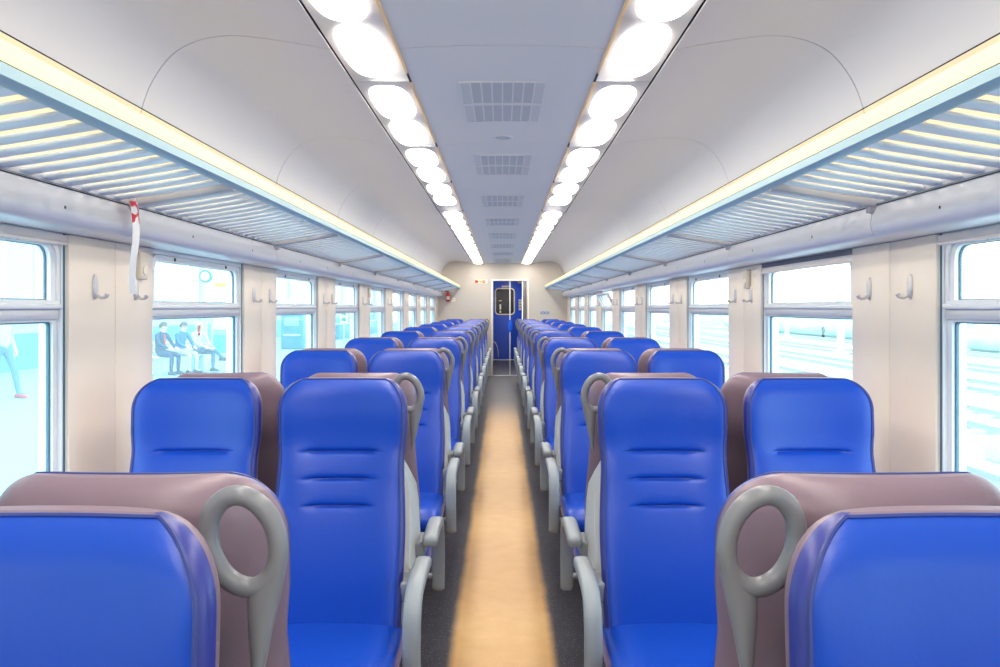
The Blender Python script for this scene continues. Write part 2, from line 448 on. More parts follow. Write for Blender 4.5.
# ------------------------------------------------------------------ windows
def rotated_sash(k, sd): return sd > 0 and k == 5
wn = 0
for sd in (-1, 1):
    for k in range(-4, NB-1):
        a, b = window_span(k)
        if b > YE or a < Y0: continue
        wn += 1
        root = struct(link('window_%d' % wn, None))
        def X(x0, x1): return (min(sd*x0, sd*x1), max(sd*x0, sd*x1))
        # outer aluminium frame set into the opening
        m = MB(); m.ring(rrect(a, b, ZS, ZT, 0.002), rrect(a+0.022, b-0.022, ZS+0.03, ZT-0.016, 0.012), 0, *X(1.352, 1.42))
        m.obj('window_frame', 'window_alu', root)
        m = MB()
        for yy in (a+0.010, b-0.010): m.box(*X(1.3495, 1.352), yy-0.004, yy+0.004, ZS, ZT)
        m.obj('rubber_strip', 'rubber_seal', root)
        # hopper light above
        zb, zt_ = 1.412, ZT-0.018
        sash = MB().ring(rrect4(a+0.024, b-0.024, zb, zt_, (0.05, 0.05, 0.002, 0.002)), rrect4(a+0.066, b-0.066, zb+0.012, zt_-0.022, (0.04, 0.04, 0.002, 0.002)), 0, *X(1.362, 1.392))
        sash.ring(rrect4(a+0.024, b-0.024, zb, zt_, (0.05, 0.05, 0.002, 0.002)), rrect4(a+0.040, b-0.040, zb+0.01, zt_-0.014, (0.045, 0.045, 0.002, 0.002)), 0, *X(1.356, 1.362))
        so = sash.obj('hopper_sash', 'window_alu', root)
        sl = MB().ring(rrect4(a+0.064, b-0.064, zb+0.010, zt_-0.020, (0.042, 0.042, 0.003, 0.003)), rrect4(a+0.069, b-0.069, zb+0.015, zt_-0.024, (0.037, 0.037, 0.002, 0.002)), 0, *X(1.374, 1.382))
        sl.obj('seal', 'rubber_seal', so)
        pn = MB().prism(rrect4(a+0.066, b-0.066, zb+0.012, zt_-0.022, (0.04, 0.04, 0.002, 0.002)), 0, *X(1.376, 1.380)).obj('pane', 'pane_clear', so)
        cl = MB()
        for q in (0.22, 0.78):
            yy = a+(b-a)*q; cl.box(*X(1.350, 1.357), yy-0.005, yy+0.005, zt_-0.018, zt_-0.004, 0.002)
        cl.obj('latch', 'sticker_dark', so)
        if rotated_sash(k, sd):       # the one hopper tilted inwards
            piv = Vector((sd*1.377, 0, zb)); ang = sd*math.radians(-27)
            so.matrix_local = Matrix.Translation(piv) @ Matrix.Rotation(ang, 4, 'Y') @ Matrix.Translation(-piv)
            MB().tube([(sd*1.375, b-0.05, zt_-0.02), (sd*1.31, b-0.06, zt_-0.035)], 0.006, 8).obj('stay', 'gold_trim', root)
        # transom
        MB().box(*X(1.350, 1.40), a+0.016, b-0.016, 1.396, 1.412, 0.004).obj('transom', 'window_alu', root)
        MB().box(*X(1.358, 1.40), a+0.022, b-0.022, 1.364, 1.396, 0.004).obj('transom_rail', 'window_grey', root)
        # fixed light below
        MB().ring(rrect(a+0.022, b-0.022, ZS+0.03, 1.364, 0.004), rrect(a+0.044, b-0.044, ZS+0.055, 1.358, 0.012), 0, *X(1.366, 1.396)).obj('lower_frame', 'window_alu', root)
        MB().ring(rrect(a+0.042, b-0.042, ZS+0.053, 1.360, 0.012), rrect(a+0.048, b-0.048, ZS+0.059, 1.354, 0.010), 0, *X(1.375, 1.386)).obj('seal', 'rubber_seal', root)
        pane = MB().prism(rrect(a+0.044, b-0.044, ZS+0.055, 1.358, 0.012), 0, *X(1.378, 1.384)).obj('pane', 'pane_cyan', root)
        if (sd, k) in ((-1, 1), (1, 1), (1, 3)):     # small warning sticker on the glass
            yy = (a+b)/2+(0.02 if sd < 0 else -0.18)
            m = MB().ring(ellipse(yy, 1.305, 0.016, 0.016, 20), ellipse(yy, 1.305, 0.012, 0.012, 20), 0, *X(1.3765, 1.3777))
            m.box(*X(1.3765, 1.3777), yy-0.013, yy+0.013, 1.275, 1.286)
            m.prism([(yy-0.010, 1.297), (yy-0.006, 1.295), (yy+0.010, 1.313), (yy+0.006, 1.315)], 0, *X(1.3765, 1.3777))
            st = m.obj('sticker', 'sign_red' if sd < 0 else 'sticker_dark', pane)
            st['label'] = 'red warning sticker' if sd < 0 else 'dark warning sticker'

# roller blinds pulled a little way down
for sd, k, zlow in ((-1, 0, 1.592), (1, 1, 1.575), (1, 0, 1.592)):
    a, b = window_span(k)
    t = thing('roller_blind', {(-1, 0): 'cream roller blind rolled almost fully up, platform side window', (1, 1): 'cream roller blind hanging slightly lower beneath a painted strip of shade, track side window',
                               (1, 0): 'cream roller blind rolled almost fully up, track side window'}[(sd, k)], 'blind', (sd*1.346, (a+b)/2, zlow), 'roller blinds over the windows')
    L = (b-a)/2-0.004
    MB().box(-0.002, 0.002, -L, L, 0.01, 0.031).obj('fabric', 'blind_cream', t)
    if k == 1: MB().box(-0.001, 0.002, -L, L, 0.0315, 0.052).obj('slot', 'gap_shade', t)  # grey strip painting the shadow in the gap above the blind
    MB().box(-0.005, 0.005, -L, L, 0.0, 0.012, 0.003).obj('bottom_bar', 'blind_cream', t)

# ------------------------------------------------------------------ ceiling
COVE = catmull([(0.607, 2.312), (0.70, 2.331), (0.835, 2.352), (0.944, 2.363), (1.04, 2.355), (1.125, 2.325), (1.186, 2.277), (1.246, 2.187), (1.282, 2.08), (1.298, 1.98), (1.302, 1.85), (1.302, 1.80)], 4)
m = MB()
back = [(x, z+0.035) for x, z in COVE[:-6]]
arc = [(-x, z) for x, z in reversed(back)]+back
arc = [(-1.42, 1.9)]+arc+[(1.42, 1.9)]
m.loft([[(x, y, z) for x, z in arc] for y in (Y0-0.1, YE+0.1)], closed=False)
m.loft([[(x*1.02, y, z+0.06) for x, z in arc] for y in (Y0-0.1, YE+0.1)], closed=False)
ceil = struct(m.obj('ceiling', 'dark_gap'))
SEAM = 2.90
CEN = [(x, 2.330-0.013*(x/0.37)**2) for x in [-0.368+0.736*i/12 for i in range(13)]]
for k in range(-6, NB):
    a = max(SEAM+P*k+0.003, Y0); b = min(SEAM+P*(k+1)-0.003, YE-0.002)
    if b-a < 0.03: continue
    for sd in (-1, 1):
        m = MB()
        C1 = [p for p in COVE if p[1] > 2.10 or p[0] < 1.0]; C2 = [p for p in COVE if p not in C1]
        pr = [(sd*x, z) for x, z in C1]; up = [(sd*(x+0.004), z+0.012) for x, z in C1]
        m.prism(pr+up[::-1], 1, a, b, True); m.obj('cove_panel', 'ceiling_grey', ceil)
        C2 = [(C1[-1][0]+0.001, C1[-1][1]-0.004)]+C2
        MB().prism([(sd*x, z) for x, z in C2]+[(sd*(x+0.012), z) for x, z in C2[::-1]], 1, a, b, True).obj('rack_wall_panel', 'rack_shelf_cream', ceil)
    m = MB(); m.prism(CEN+[(x, z+0.012) for x, z in reversed(CEN)], 1, a, b, True)
    m.obj('centre_panel', 'centre_grey', ceil)

# grey ventilation grilles
vents = [1.70, 3.36, 4.97, 6.75]+[6.75+1.722*k for k in range(1, 6)]+[16.15]
def grille_mesh():
    parts = {}
    fr = MB(); slots = []
    def zc(x): return -0.013*(x/0.37)**2
    for r in (0, 1):
        y0, y1 = (0.0, 0.335) if r == 0 else (0.375, 0.70)
        for c in range(8):
            x0 = -0.178+0.0445*c+0.003; x1 = x0+0.0385
            q = MB().prism([(x0, zc(x0)-0.004), (x1, zc(x1)-0.004), (x1, zc(x1)+0.006), (x0, zc(x0)+0.006)], 1, y0, y1)
            slots.append(q.mesh('slot', 'vent_light' if c in (0, 7) else 'vent_dark'))
    xs = [-0.178+0.0445*c for c in range(9)]
    for x in xs: fr.box(x-0.003, x+0.003, 0, 0.70, zc(x)-0.007, zc(x)+0.004)
    for y in (-0.012, 0.335, 0.70):
        w = 0.012 if y != 0.335 else 0.04
        top = [(x, zc(x)+0.004) for x in xs]; bot = [(x, zc(x)-0.007) for x in xs]
        fr.prism(bot+top[::-1], 1, y, y+w)
    return fr.mesh('frame', 'centre_grey'), slots
GM = grille_mesh()
for i, y in enumerate(vents):
    t = thing('air_vent', 'grey two-row ventilation grille on ceiling, %s from the end door' % ORD[len(vents)-1-i], 'vent', (0, y, 2.330), 'ceiling vents between the light strips')
    link('frame', GM[0], t); [link('slot', q, t) for q in GM[1]]
t = thing('ceiling_speaker', 'small round grey loudspeaker disc flush in the ceiling', 'speaker', (0, 4.46, 2.330))
MB().ring(ellipse(0, 0, 0.056, 0.056), ellipse(0, 0, 0.044, 0.044), 2, -0.006, 0.004).obj('rim', 'centre_grey', t)
MB().prism(ellipse(0, 0, 0.045, 0.045), 2, -0.003, 0.004).obj('mesh_cover', 'vent_dark', t)

# ------------------------------------------------------------------ ceiling lamps
def lens_mesh(sd):
    m = MB(); loops = []
    for s_, dz in ((1.0, 0.0), (0.985, -0.006), (0.93, -0.012), (0.78, -0.017), (0.5, -0.020), (0.2, -0.021)):
        loops.append([(x*s_, y*s_, dz) for x, y in ellipse(0, 0, 0.087, 0.291, 40, 3.0)])
    m.loft(loops)
    return m.mesh('lens', 'lamp_glow')
LENS = lens_mesh(1)
LSTART = [0.68-1.34*i for i in (5, 4, 3, 2, 1)]+[0.68, 2.02, 3.37, 4.71, 6.04, 7.79, 9.09, 10.38, 11.67, 12.96, 14.25, 15.54]
LLEN = 1.222
plate_cache = {}
for sd in (-1, 1):
    for i, y in enumerate(LSTART):
        nxt = LSTART[i+1] if i+1 < len(LSTART) else YE-0.01
        end = nxt-y
        t = thing('ceiling_light', 'white twin-lens ceiling lamp, %s, %s from the end door' % (SIDE[sd], ORD[len(LSTART)-1-i]), 'lamp', (sd*0.488, y, 2.318), 'ceiling lamps in two strips')
        key = (sd, round(end, 3))
        if key not in plate_cache:
            m = MB(); h = 0.1125
            out = -0.006*1
            m.box(-h, h, -0.05, end-0.053, -0.002, 0.012, 0.003)
            g = MB(); xg = -sd*0.1165
            g.box(xg-0.0035, xg+0.0035, -0.05, end-0.19, -0.010, 0.012)
            d = MB(); d.box(xg-0.004, xg+0.004, end-0.19, end-0.053, -0.004, 0.012)
            plate_cache[key] = (m.mesh('housing', 'lamp_plate'), g.mesh('trim_strip', 'gold_trim'), d.mesh('end_clip', 'dark_gap'))
        for nm, me in zip(('housing', 'trim_strip', 'end_clip'), plate_cache[key]): link(nm, me, t)
        for q in (0.298, 0.924):
            link('lens', LENS, t, (0, q, -0.001))

# ------------------------------------------------------------------ luggage racks
def slat_mesh(sd):
    m = MB()
    x0, z0, x1, z1 = 0.895, 1.806, 1.245, 1.752
    prof = rrect(-0.026, 0.026, -0.005, 0.005, 0.0045, 2)
    m.loft([[(sd*x, y, z+dz) for y, dz in prof] for x, z in ((x0, z0), (x0+0.6*(x1-x0), z0+0.6*(z1-z0)-0.002), (x1, z1))])
    return m.mesh('slat', 'rack_blue_white')
for sd in (-1, 1):
    t = thing('luggage_rack', 'long slatted luggage rack with cream lip, %s' % ('printed strip hanging from it' if sd < 0 else 'above the window tilted open'), 'luggage rack', (sd*1.05, YE/2, 1.75), 'luggage racks along both walls')
    def off(o): o.location = (-sd*1.05, -YE/2, -1.75); return o
    # front lip: cream upper band, pale blue lower rail
    ya, yb = Y0+0.01, YE-0.02
    lip = [(0.873, 1.868), (0.880, 1.872), (0.892, 1.868), (0.893, 1.832), (0.868, 1.829), (0.868, 1.834)]
    off(MB().prism([(sd*x, z) for x, z in lip], 1, ya, yb).obj('lip', 'rack_cream', t))
    rail = [(0.868, 1.827), (0.893, 1.830), (0.905, 1.815), (0.905, 1.800), (0.885, 1.796), (0.870, 1.806)]
    off(MB().prism([(sd*x, z) for x, z in rail], 1, ya, yb).obj('front_rail', 'rail_blue', t))
    br = [(1.232, 1.762), (1.25, 1.762), (1.25, 1.744), (1.232, 1.744)]
    off(MB().prism([(sd*x, z) for x, z in br], 1, ya, yb).obj('back_rail', 'bracket_grey', t))
    sm = slat_mesh(sd); pitch = P/17
    n = int((yb-ya)/pitch)+2
    bm_ = MB()
    bm_.loft([[(sd*x, y, z+dz) for y, dz in rrect(-0.022, 0.022, -0.016, 0.012, 0.008, 3)] for x, z in ((0.89, 1.806), (1.10, 1.770), (1.236, 1.750))])
    bm_.box(min(sd*1.212, sd*1.236), max(sd*1.212, sd*1.236), -0.012, 0.012, 1.715, 1.755, 0.004)
    bmesh_ = bm_.mesh('bracket', 'bracket_grey')
    for j in range(-95, 200):
        y = PAIR0+P+j*pitch
        if y < ya+0.03 or y > yb-0.03: continue
        o = link('bracket' if j % 17 == 0 else 'slat', bmesh_ if j % 17 == 0 else sm, t)
        o.location = (-sd*1.05, -YE/2+y, -1.75)

# printed strip hanging from the rack bracket
m = MB(); N = 14; loops = []
for i in range(N+1):
    f = i/N; z = -0.30*f; w = 0.022-0.006*f; sx = 0.006*math.sin(6*f)+0.02*f*(1-f)
    loops.append([(sx-0.006, -w, z), (sx+0.004, -w*0.2, z), (sx-0.002, w, z), (sx+0.0, w, z), (sx+0.0065, -w*0.2, z), (sx-0.004, -w, z)])
m.loft(loops)
o = m.obj('hanging_strip', 'printed_strip', None, (-1.195, 2.66, 1.745))
tag(o, 'white and red printed strip hanging from the luggage rack', 'paper strip')
MB().tube([(0, 0, 0.0), (0.004, 0, 0.012), (0, 0.002, 0.022)], 0.003, 6).obj('string', 'blind_cream', o)

# ------------------------------------------------------------------ coat hooks and small wall boxes
def hook_meshes(sd):
    m = MB()
    m.loft([[(sd*x, y*s_, z*s_+zo) for y, z in ellipse(0, 0, 0.015, 0.042, 20, 2.2)] for x, s_, zo in ((0.0, 1.0, 0.02), (-0.006, 0.95, 0.02), (-0.009, 0.7, 0.02))])
    a = m.mesh('back_plate', 'hook_silver')
    m = MB()
    m.tube([(sd*-0.004, 0, -0.006), (sd*-0.022, 0, -0.016), (sd*-0.032, 0, -0.016), (sd*-0.040, 0, -0.012), (sd*-0.043, 0, -0.004)], [0.006, 0.005, 0.005, 0.007, 0.008], 8)
    b = m.mesh('peg', 'hook_silver')
    return a, b
for sd in (-1, 1):
    HM = hook_meshes(sd)
    for k in range(-1, NB-2):
        for q, dy in (('hook nearer', 0.15), ('hook farther', -0.15)):
            y = pillar_y(k)+dy
            if y > YE-0.1: continue
            t = thing('coat_hook', 'silver coat hook, %s, %s pillar from end door, %s to that door' % (SIDE[sd], ORD[NB-3-k], q), 'coat hook', (sd*(XW-0.0005), y, 1.45), 'coat hooks on the wall pillars')
            link('back_plate', HM[0], t); link('peg', HM[1], t)
for sd, k, dy, lb in ((-1, 0, 0.18, 'small beige box on platform side pillar beside the hanging strip'), (-1, 3, 0.17, 'small beige box on platform side pillar far down the aisle'), (1, 1, -0.10, 'small beige box on track side pillar above a coat hook')):
    y = pillar_y(k)+dy
    t = thing('wall_box', lb, 'wall box', (sd*XW, y, 1.555), 'small beige boxes on the pillars')
    MB().box(min(0, -sd*0.022), max(0, -sd*0.022), -0.033, 0.033, -0.05, 0.05, 0.005).obj('body', 'plate_beige', t)
    MB().tube([(-sd*0.021, 0.0, -0.015), (-sd*0.026, 0, -0.015)], 0.017, 16).obj('dial', 'sign_white', t)

# ------------------------------------------------------------------ end partition, corridor and doors
DX0, DX1, DZ = -0.20, 0.512, 1.96
m = MB()
def prof_at(x):
    ax = abs(x)
    pts = [(px, pz) for px, pz in COVE]
    if ax < 0.607: return 2.36
    for (x0, z0), (x1, z1) in zip(pts, pts[1:]):
        if x0 <= ax <= x1 and x1 > x0: return z0+(z1-z0)*(ax-x0)/(x1-x0)+0.02
    return 2.0
m.box(-1.36, DX0, YE, YE+0.06, 0, 2.42); m.box(DX1, 1.36, YE, YE+0.06, 0, 2.42); m.box(DX0, DX1, YE, YE+0.06, DZ, 2.42)
wb = struct(m.obj('wall_back', 'end_wall_cream'))
m = MB(); m.box(-1.46, 1.46, Y0-0.06, Y0, 0, 2.42); struct(m.obj('wall_front', 'end_wall_cream'))
m = MB()
w = 0.035
m.box(DX0-w, DX0, YE-0.02, YE+0.075, 0, DZ+w, 0.004); m.box(DX1, DX1+w, YE-0.02, YE+0.075, 0, DZ+w, 0.004); m.box(DX0, DX1, YE-0.02, YE+0.075, DZ, DZ+w, 0.004)
struct(m.obj('trim_3', 'frame_white'))
m = MB(); m.box(DX0, DX1, YE-0.01, YE+0.06, 0.0, 0.012, 0.003); struct(m.obj('trim_4', 'window_alu'))
# corridor beyond
YD = 22.0
m = MB(); m.box(-0.305, -0.25, YE+0.06, YD+0.1, 0, 2.35); struct(m.obj('wall_corridor_left', 'corridor_grey'))
m = MB(); m.box(0.540, 0.595, YE+0.06, YD+0.1, 0, 2.35); cw = struct(m.obj('wall_corridor_right', 'corridor_grey'))
for q in (1.3, 3.0): MB().box(0.534, 0.541, YE+q, YE+q+0.06, 0.0, 2.2, 0.002).obj('joint_strip', 'bracket_grey', cw)
m = MB(); m.box(-0.305, 0.595, YE+0.06, YD+0.1, 2.25, 2.32); struct(m.obj('ceiling_corridor', 'ceiling_grey'))
for yl, lb in ((18.3, 'rectangular white corridor ceiling lamp just beyond the glass door'), (20.7, 'rectangular white corridor ceiling light added to brighten the blue door')):  # the one nearer the blue door is added to brighten it
    t = thing('ceiling_light', lb, 'lamp', (0.145, yl, 2.25), 'corridor lamps')
    MB().box(-0.16, 0.16, -0.6, 0.6, -0.02, 0.0, 0.004).obj('housing', 'lamp_plate', t)
    MB().box(-0.13, 0.13, -0.56, 0.56, -0.032, -0.02, 0.004).obj('lens', 'lamp_glow', t)
# blue door at the end of the corridor
d1 = struct(link('door_1', None, None, (0.140, YD, 0)))
MB().box(-0.388, 0.388, 0, 0.04, 0.02, 2.20, 0.004).obj('leaf', 'door_blue', d1)
MB().box(-0.388, 0.388, -0.012, 0.05, 0.0, 0.022, 0.003).obj('threshold', 'window_alu', d1)
wx0, wx1, wz0, wz1 = -0.345, 0.190, 1.215, 1.935
fo = MB().ring(rrect(wx0, wx1, wz0, wz1, 0.10), rrect(wx0+0.028, wx1-0.028, wz0+0.028, wz1-0.028, 0.08), 1, -0.02, 0.0).obj('window_frame', 'sign_white', d1)
MB().prism(rrect(wx0+0.026, wx1-0.026, wz0+0.026, wz1-0.026, 0.08), 1, -0.008, 0.0).obj('pane', 'door_glass_dark', fo)
MB().box(-0.22, -0.175, -0.0095, -0.008, 1.36, 1.50).obj('notice', 'sign_white', fo)  # pale rectangle painting a reflection on the dark pane
MB().box(-0.22, -0.175, -0.0095, -0.008, 1.27, 1.33).obj('notice', 'sign_white', fo)  # second painted reflection, below the first
MB().box(-0.23, -0.165, -0.0095, -0.008, 1.58, 1.61).obj('notice', 'sign_orange', fo)
MB().box(-0.16, 0.03, -0.012, 0.0, 1.955, 2.0, 0.004).obj('plate', 'rack_cream', d1)
MB().box(0.27, 0.37, -0.012, 0.0, 2.06, 2.11, 0.004).obj('plate', 'rack_cream', d1)
pl = MB().box(0.295, 0.37, -0.014, 0.0, 1.34, 1.63, 0.006).obj('lock_plate', 'sign_white', d1)
for zz in (1.40, 1.48, 1.56): MB().box(0.318, 0.347, -0.018, -0.012, zz, zz+0.035, 0.003).obj('mark', 'sticker_dark', pl)
MB().tube([(-0.37, -0.02, 0.50), (-0.33, -0.05, 0.47), (-0.285, -0.06, 0.38), (-0.26, -0.06, 0.26), (-0.25, -0.05, 0.16), (-0.25, -0.01, 0.10)], 0.011, 8).obj('hose', 'hook_silver', d1)
# glass sliding leaf of the partition
d2 = struct(link('door_2', None, None, (0, YE+0.035, 0)))
MB().box(DX0, 0.147, -0.004, 0.004, 0.02, DZ-0.004).obj('pane', 'pane_door', d2)
MB().box(0.143, 0.165, -0.010, 0.010, 0.012, DZ-0.002, 0.003).obj('stile', 'window_alu', d2)
MB().loft([[(0.155+x*s_, y, 1.03+z*s_) for x, z in ellipse(0, 0, 0.042, 0.13, 24)] for y, s_ in ((-0.026, 0.7), (-0.022, 1), (-0.011, 1))]).obj('blue_reflection', 'reflection_blue', d2)  # blue oval painting a reflection on the glass door's edge

# things on the partition
t = thing('safety_sign', 'small white sign with red and yellow symbols beside the end door', 'sign', (-0.445, YE-0.001, 1.945))
MB().box(-0.135, 0.135, -0.006, 0, -0.04, 0.04, 0.002).obj('plate', 'sign_white', t)
m = MB(); m.prism(ellipse(-0.085, 0, 0.030, 0.030), 1, -0.009, -0.006); m.box(-0.125, -0.10, -0.009, -0.006, -0.03, 0.03); m.obj('red_symbol', 'sign_red', t)
m = MB(); m.box(-0.055, 0.015, -0.009, -0.006, -0.006, 0.006); m.prism([(0.0, -0.024), (0.0, 0.024), (0.03, 0.0)], 1, -0.009, -0.006); m.prism([(-0.03, 0.0), (-0.005, 0.02), (-0.005, -0.03)], 1, -0.009, -0.0065); m.obj('arrow', 'sign_yellow', t)
MB().ring(ellipse(0.06, 0, 0.030, 0.030), ellipse(0.06, 0, 0.013, 0.013), 1, -0.009, -0.006).obj('red_disc', 'sign_red', t)
MB().box(0.098, 0.125, -0.009, -0.006, -0.025, 0.025).obj('mark', 'blind_cream', t)

t = thing('fire_extinguisher', 'small red extinguisher with white label on the end partition under rack', 'extinguisher', (-1.12, YE-0.06, 1.53))
prof = [(0.0, 0.0), (0.036, 0.004), (0.042, 0.02), (0.042, 0.15), (0.034, 0.18), (0.016, 0.195), (0.014, 0.21)]
MB().loft([[(r*math.cos(2*PI*k/16), r*math.sin(2*PI*k/16), z) for k in range(16)] for r, z in prof[1:]]).obj('cylinder', 'red_paint', t)
MB().loft([[(0.0432*math.cos(a), 0.0432*math.sin(a), z) for a in [-PI*0.8+PI*0.6*k/10 for k in range(11)]] for z in (0.04, 0.11)], closed=False).obj('label_sheet', 'sign_white', t)
m = MB(); m.box(-0.06, 0.02, -0.012, 0.012, 0.205, 0.222, 0.003); m.box(-0.014, 0.014, -0.014, 0.014, 0.19, 0.21, 0.003); m.obj('valve', 'dark_metal', t)
MB().ring(ellipse(0, 0.105, 0.085, 0.125, 24), ellipse(0, 0.105, 0.062, 0.10, 24), 1, 0.045, 0.059).obj('wall_bracket', 'bracket_grey', t)
t = thing('notice_card', 'small white card with grey mark beside the red extinguisher', 'notice', (-1.015, YE-0.001, 1.57))
MB().box(-0.04, 0.04, -0.004, 0, -0.04, 0.04, 0.001).obj('card', 'sign_white', t)
MB().prism([(-0.02, -0.008), (0.02, -0.008), (0.02, 0.012), (0.004, 0.012)], 1, -0.0055, -0.004).obj('mark', 'bracket_grey', t)

t = thing('wall_emblem', 'small blue looped emblem on cream end partition', 'emblem', (0.875, YE-0.001, 1.30))
m = MB()
for cx in (-0.035, 0.035):
    m.ring(ellipse(cx, 0, 0.034, 0.030, 20), ellipse(cx, 0, 0.024, 0.020, 20), 1, -0.003, 0)
m.prism([(-0.045, 0.035), (-0.030, 0.035), (0.045, -0.035), (0.030, -0.035)], 1, -0.004, 0)
m.box(-0.085, -0.074, -0.003, 0, -0.03, 0.03); m.box(0.074, 0.085, -0.003, 0, -0.03, 0.03)
m.obj('loops', 'sign_blue', t)

# ------------------------------------------------------------------ seats
SW = 0.203
def seat_width(z):
    return interp(z, [(0.38, 0.200), (0.70, 0.206), (0.93, 0.196), (1.02, 0.203), (1.2, 0.203)])
def seat_mid(z):
    # reclined lumbar part, nearly upright headrest
    a = -0.285+0.285*(z-0.38)
    b = -0.098+0.07*(z-1.0)
    k = smooth01((z-0.90)/0.14)
    return a*(1-k)+b*k
def seat_thick(z):
    return interp(z, [(0.38, 0.050), (0.62, 0.056), (0.92, 0.052), (1.05, 0.062), (1.18, 0.058)])
CREASES = [(0.951, 0.52), (0.871, 0.44), (0.793, 0.42)]
ZTOP = 1.177
def seat_rows():
    zs = [0.38+0.03*i for i in range(27)]
    for zc, _ in CREASES: zs += [zc+d for d in (-0.016, -0.009, -0.005, -0.002, 0.002, 0.005, 0.009, 0.016)]
    zs = [z for z in zs if z < ZTOP-0.10]
    zs += [ZTOP-0.10+0.10*math.sin(PI/2*i/12) for i in range(13)]
    zs = sorted(zs); out = []
    for z in zs:
        if not out or z-out[-1] > 0.0012: out.append(z)
    return out
NA = 56
def seat_loop(z):
    RX, RZ, RT = 0.085, 0.095, 0.05
    w = seat_width(z); t = seat_thick(z)
    if z > ZTOP-RZ:
        s_ = min(1, (z-(ZTOP-RZ))/RZ); w = w-RX+RX*math.sqrt(max(0, 1-s_*s_))
    if z > ZTOP-RT:
        s_ = min(1, (z-(ZTOP-RT))/RT); t = max(0.006, t*math.sqrt(max(0, 1-s_*s_)))
    if z < 0.42: t *= 0.6+0.4*math.sqrt(max(0, 1-((0.42-z)/0.04)**2))
    ym = seat_mid(z); head = smooth01((z-0.80)/0.25)
    pts = []
    for k in range(NA):
        th = 2*PI*k/NA; c, s_ = math.cos(th), math.sin(th)
        x = w*math.copysign(abs(c)**(2/3.2), c); y = t*math.copysign(abs(s_)**(2/2.6), s_)
        u = abs(x)/SW
        y -= (0.030+0.022*head)*u**2.4          # wings curve towards the sitter
        if s_ < 0:                              # stitched creases and soft padding on the front
            fr = smooth01(-s_*3)
            for zc, hw in CREASES:
                lim = 1-smooth01((u-hw)/0.08)
                y += 0.011*fr*lim*math.exp(-((z-zc)/0.0045)**2)
                y += 0.004*fr*lim*math.exp(-((z-zc)/0.016)**2)
        pts.append((x, ym+y, z))
    return pts
def build_seat_meshes():
    zs = seat_rows(); loops = [seat_loop(z) for z in zs]
    top_i = max(i for i, z in enumerate(zs) if z <= ZTOP-0.003)
    # angular window of the front cover: sin(th) < -0.45
    front = [k for k in range(NA) if math.sin(2*PI*(k+0.5)/NA) < -0.42]
    k0, k1 = front[0], front[-1]+1
    ke = next(k for k in range(k1, k1+NA) if math.sin(2*PI*k/NA) > -0.02)     # gusset on one side: k1..ke
    kw = k0-(ke-k1)                                                         # and on the other: kw..k0
    fm = MB(); fl_ = [[l[k % NA] for k in range(k0, k1+1)] for l in loops[:top_i+1]]
    fm.loft(fl_, closed=False)
    bmx = MB()
    bl = [[l[k % NA] for k in range(ke, kw+NA+1)] for l in loops]
    bmx.loft(bl, closed=False)
    gus = []
    for ka, kb in ((k1, ke), (kw, k0)):
        g = MB(); g.loft([[l[k % NA] for k in range(ka, kb+1)] for l in loops], closed=False); gus.append(g.mesh('side_gusset', 'violet_vinyl'))
    bmx.loft([[l[k % NA] for k in range(k0, k1+1)] for l in loops[top_i:]], closed=False)
    bmx.add(loops[-1], [tuple(range(NA))], True)
    bmx.add(loops[0], [tuple(range(NA))], True)
    path = [l[k0] for l in loops[2:top_i]]+[loops[top_i][k % NA] for k in range(k0, k1+1)]+[l[k1 % NA] for l in reversed(loops[2:top_i])]
    path = [(x, y-0.001, z) for x, y, z in path]
    pm = MB(); pm.tube(path, 0.0032, 6)
    # cushion
    cm = MB(); lp = []
    for y, zt_, zb_, w in ((-0.235, 0.440, 0.372, 0.185), (-0.24, 0.462, 0.360, 0.200), (-0.30, 0.472, 0.352, 0.210), (-0.42, 0.470, 0.350, 0.212), (-0.55, 0.476, 0.350, 0.212),
                           (-0.64, 0.478, 0.352, 0.212), (-0.685, 0.468, 0.360, 0.210), (-0.71, 0.445, 0.375, 0.204), (-0.718, 0.425, 0.395, 0.195)):
        lp.append([(x, y, z) for x, z in ellipse(0, (zt_+zb_)/2, w, (zt_-zb_)/2, 36, 4.5)])
    cm.loft(lp)
    # base
    bs = MB(); bs.box(-0.19, 0.19, -0.60, -0.16, 0.315, 0.352, 0.008)
    bs.box(-0.06, 0.06, -0.46, -0.22, 0.02, 0.32, 0.01); bs.box(-0.10, 0.10, -0.52, -0.14, 0.0, 0.025, 0.006)
    return fm.mesh('front_cover', 'blue_vinyl'), bmx.mesh('back_cover', 'mauve_vinyl'), pm.mesh('piping', 'violet_piping'), cm.mesh('cushion', 'blue_vinyl'), bs.mesh('pedestal', 'dark_metal'), gus[0], gus[1]
SM = build_seat_meshes()
def arm_mesh(sg):
    """aisle armrest: padded top that turns down into a front strut; sg = side of the aisle in seat coordinates"""
    m = MB(); xc = sg*0.252
    path = [(-0.100, 0.586), (-0.13, 0.593), (-0.22, 0.598), (-0.32, 0.598), (-0.39, 0.590), (-0.435, 0.565), (-0.458, 0.52), (-0.466, 0.46), (-0.464, 0.40), (-0.458, 0.34), (-0.45, 0.305)]
    path = catmull(path, 3)
    lp = []
    for i, (y, z) in enumerate(path):
        a = path[max(i-1, 0)]; b = path[min(i+1, len(path)-1)]
        ty, tz = b[0]-a[0], b[1]-a[1]; l = math.hypot(ty, tz); ny, nz = tz/l, -ty/l
        f = i/(len(path)-1); e = 0.55 if i == 0 else (0.85 if i == 1 else (0.6 if i == len(path)-1 else 1))
        hw = 0.026*e; ht = (0.019-0.004*f)*e
        lp.append([(xc+u, y+ny*v, z+nz*v) for u, v in ellipse(0, 0, hw, ht, 16, 3.2)])
    m.loft(lp)
    return m.mesh('armrest', 'arm_grey')
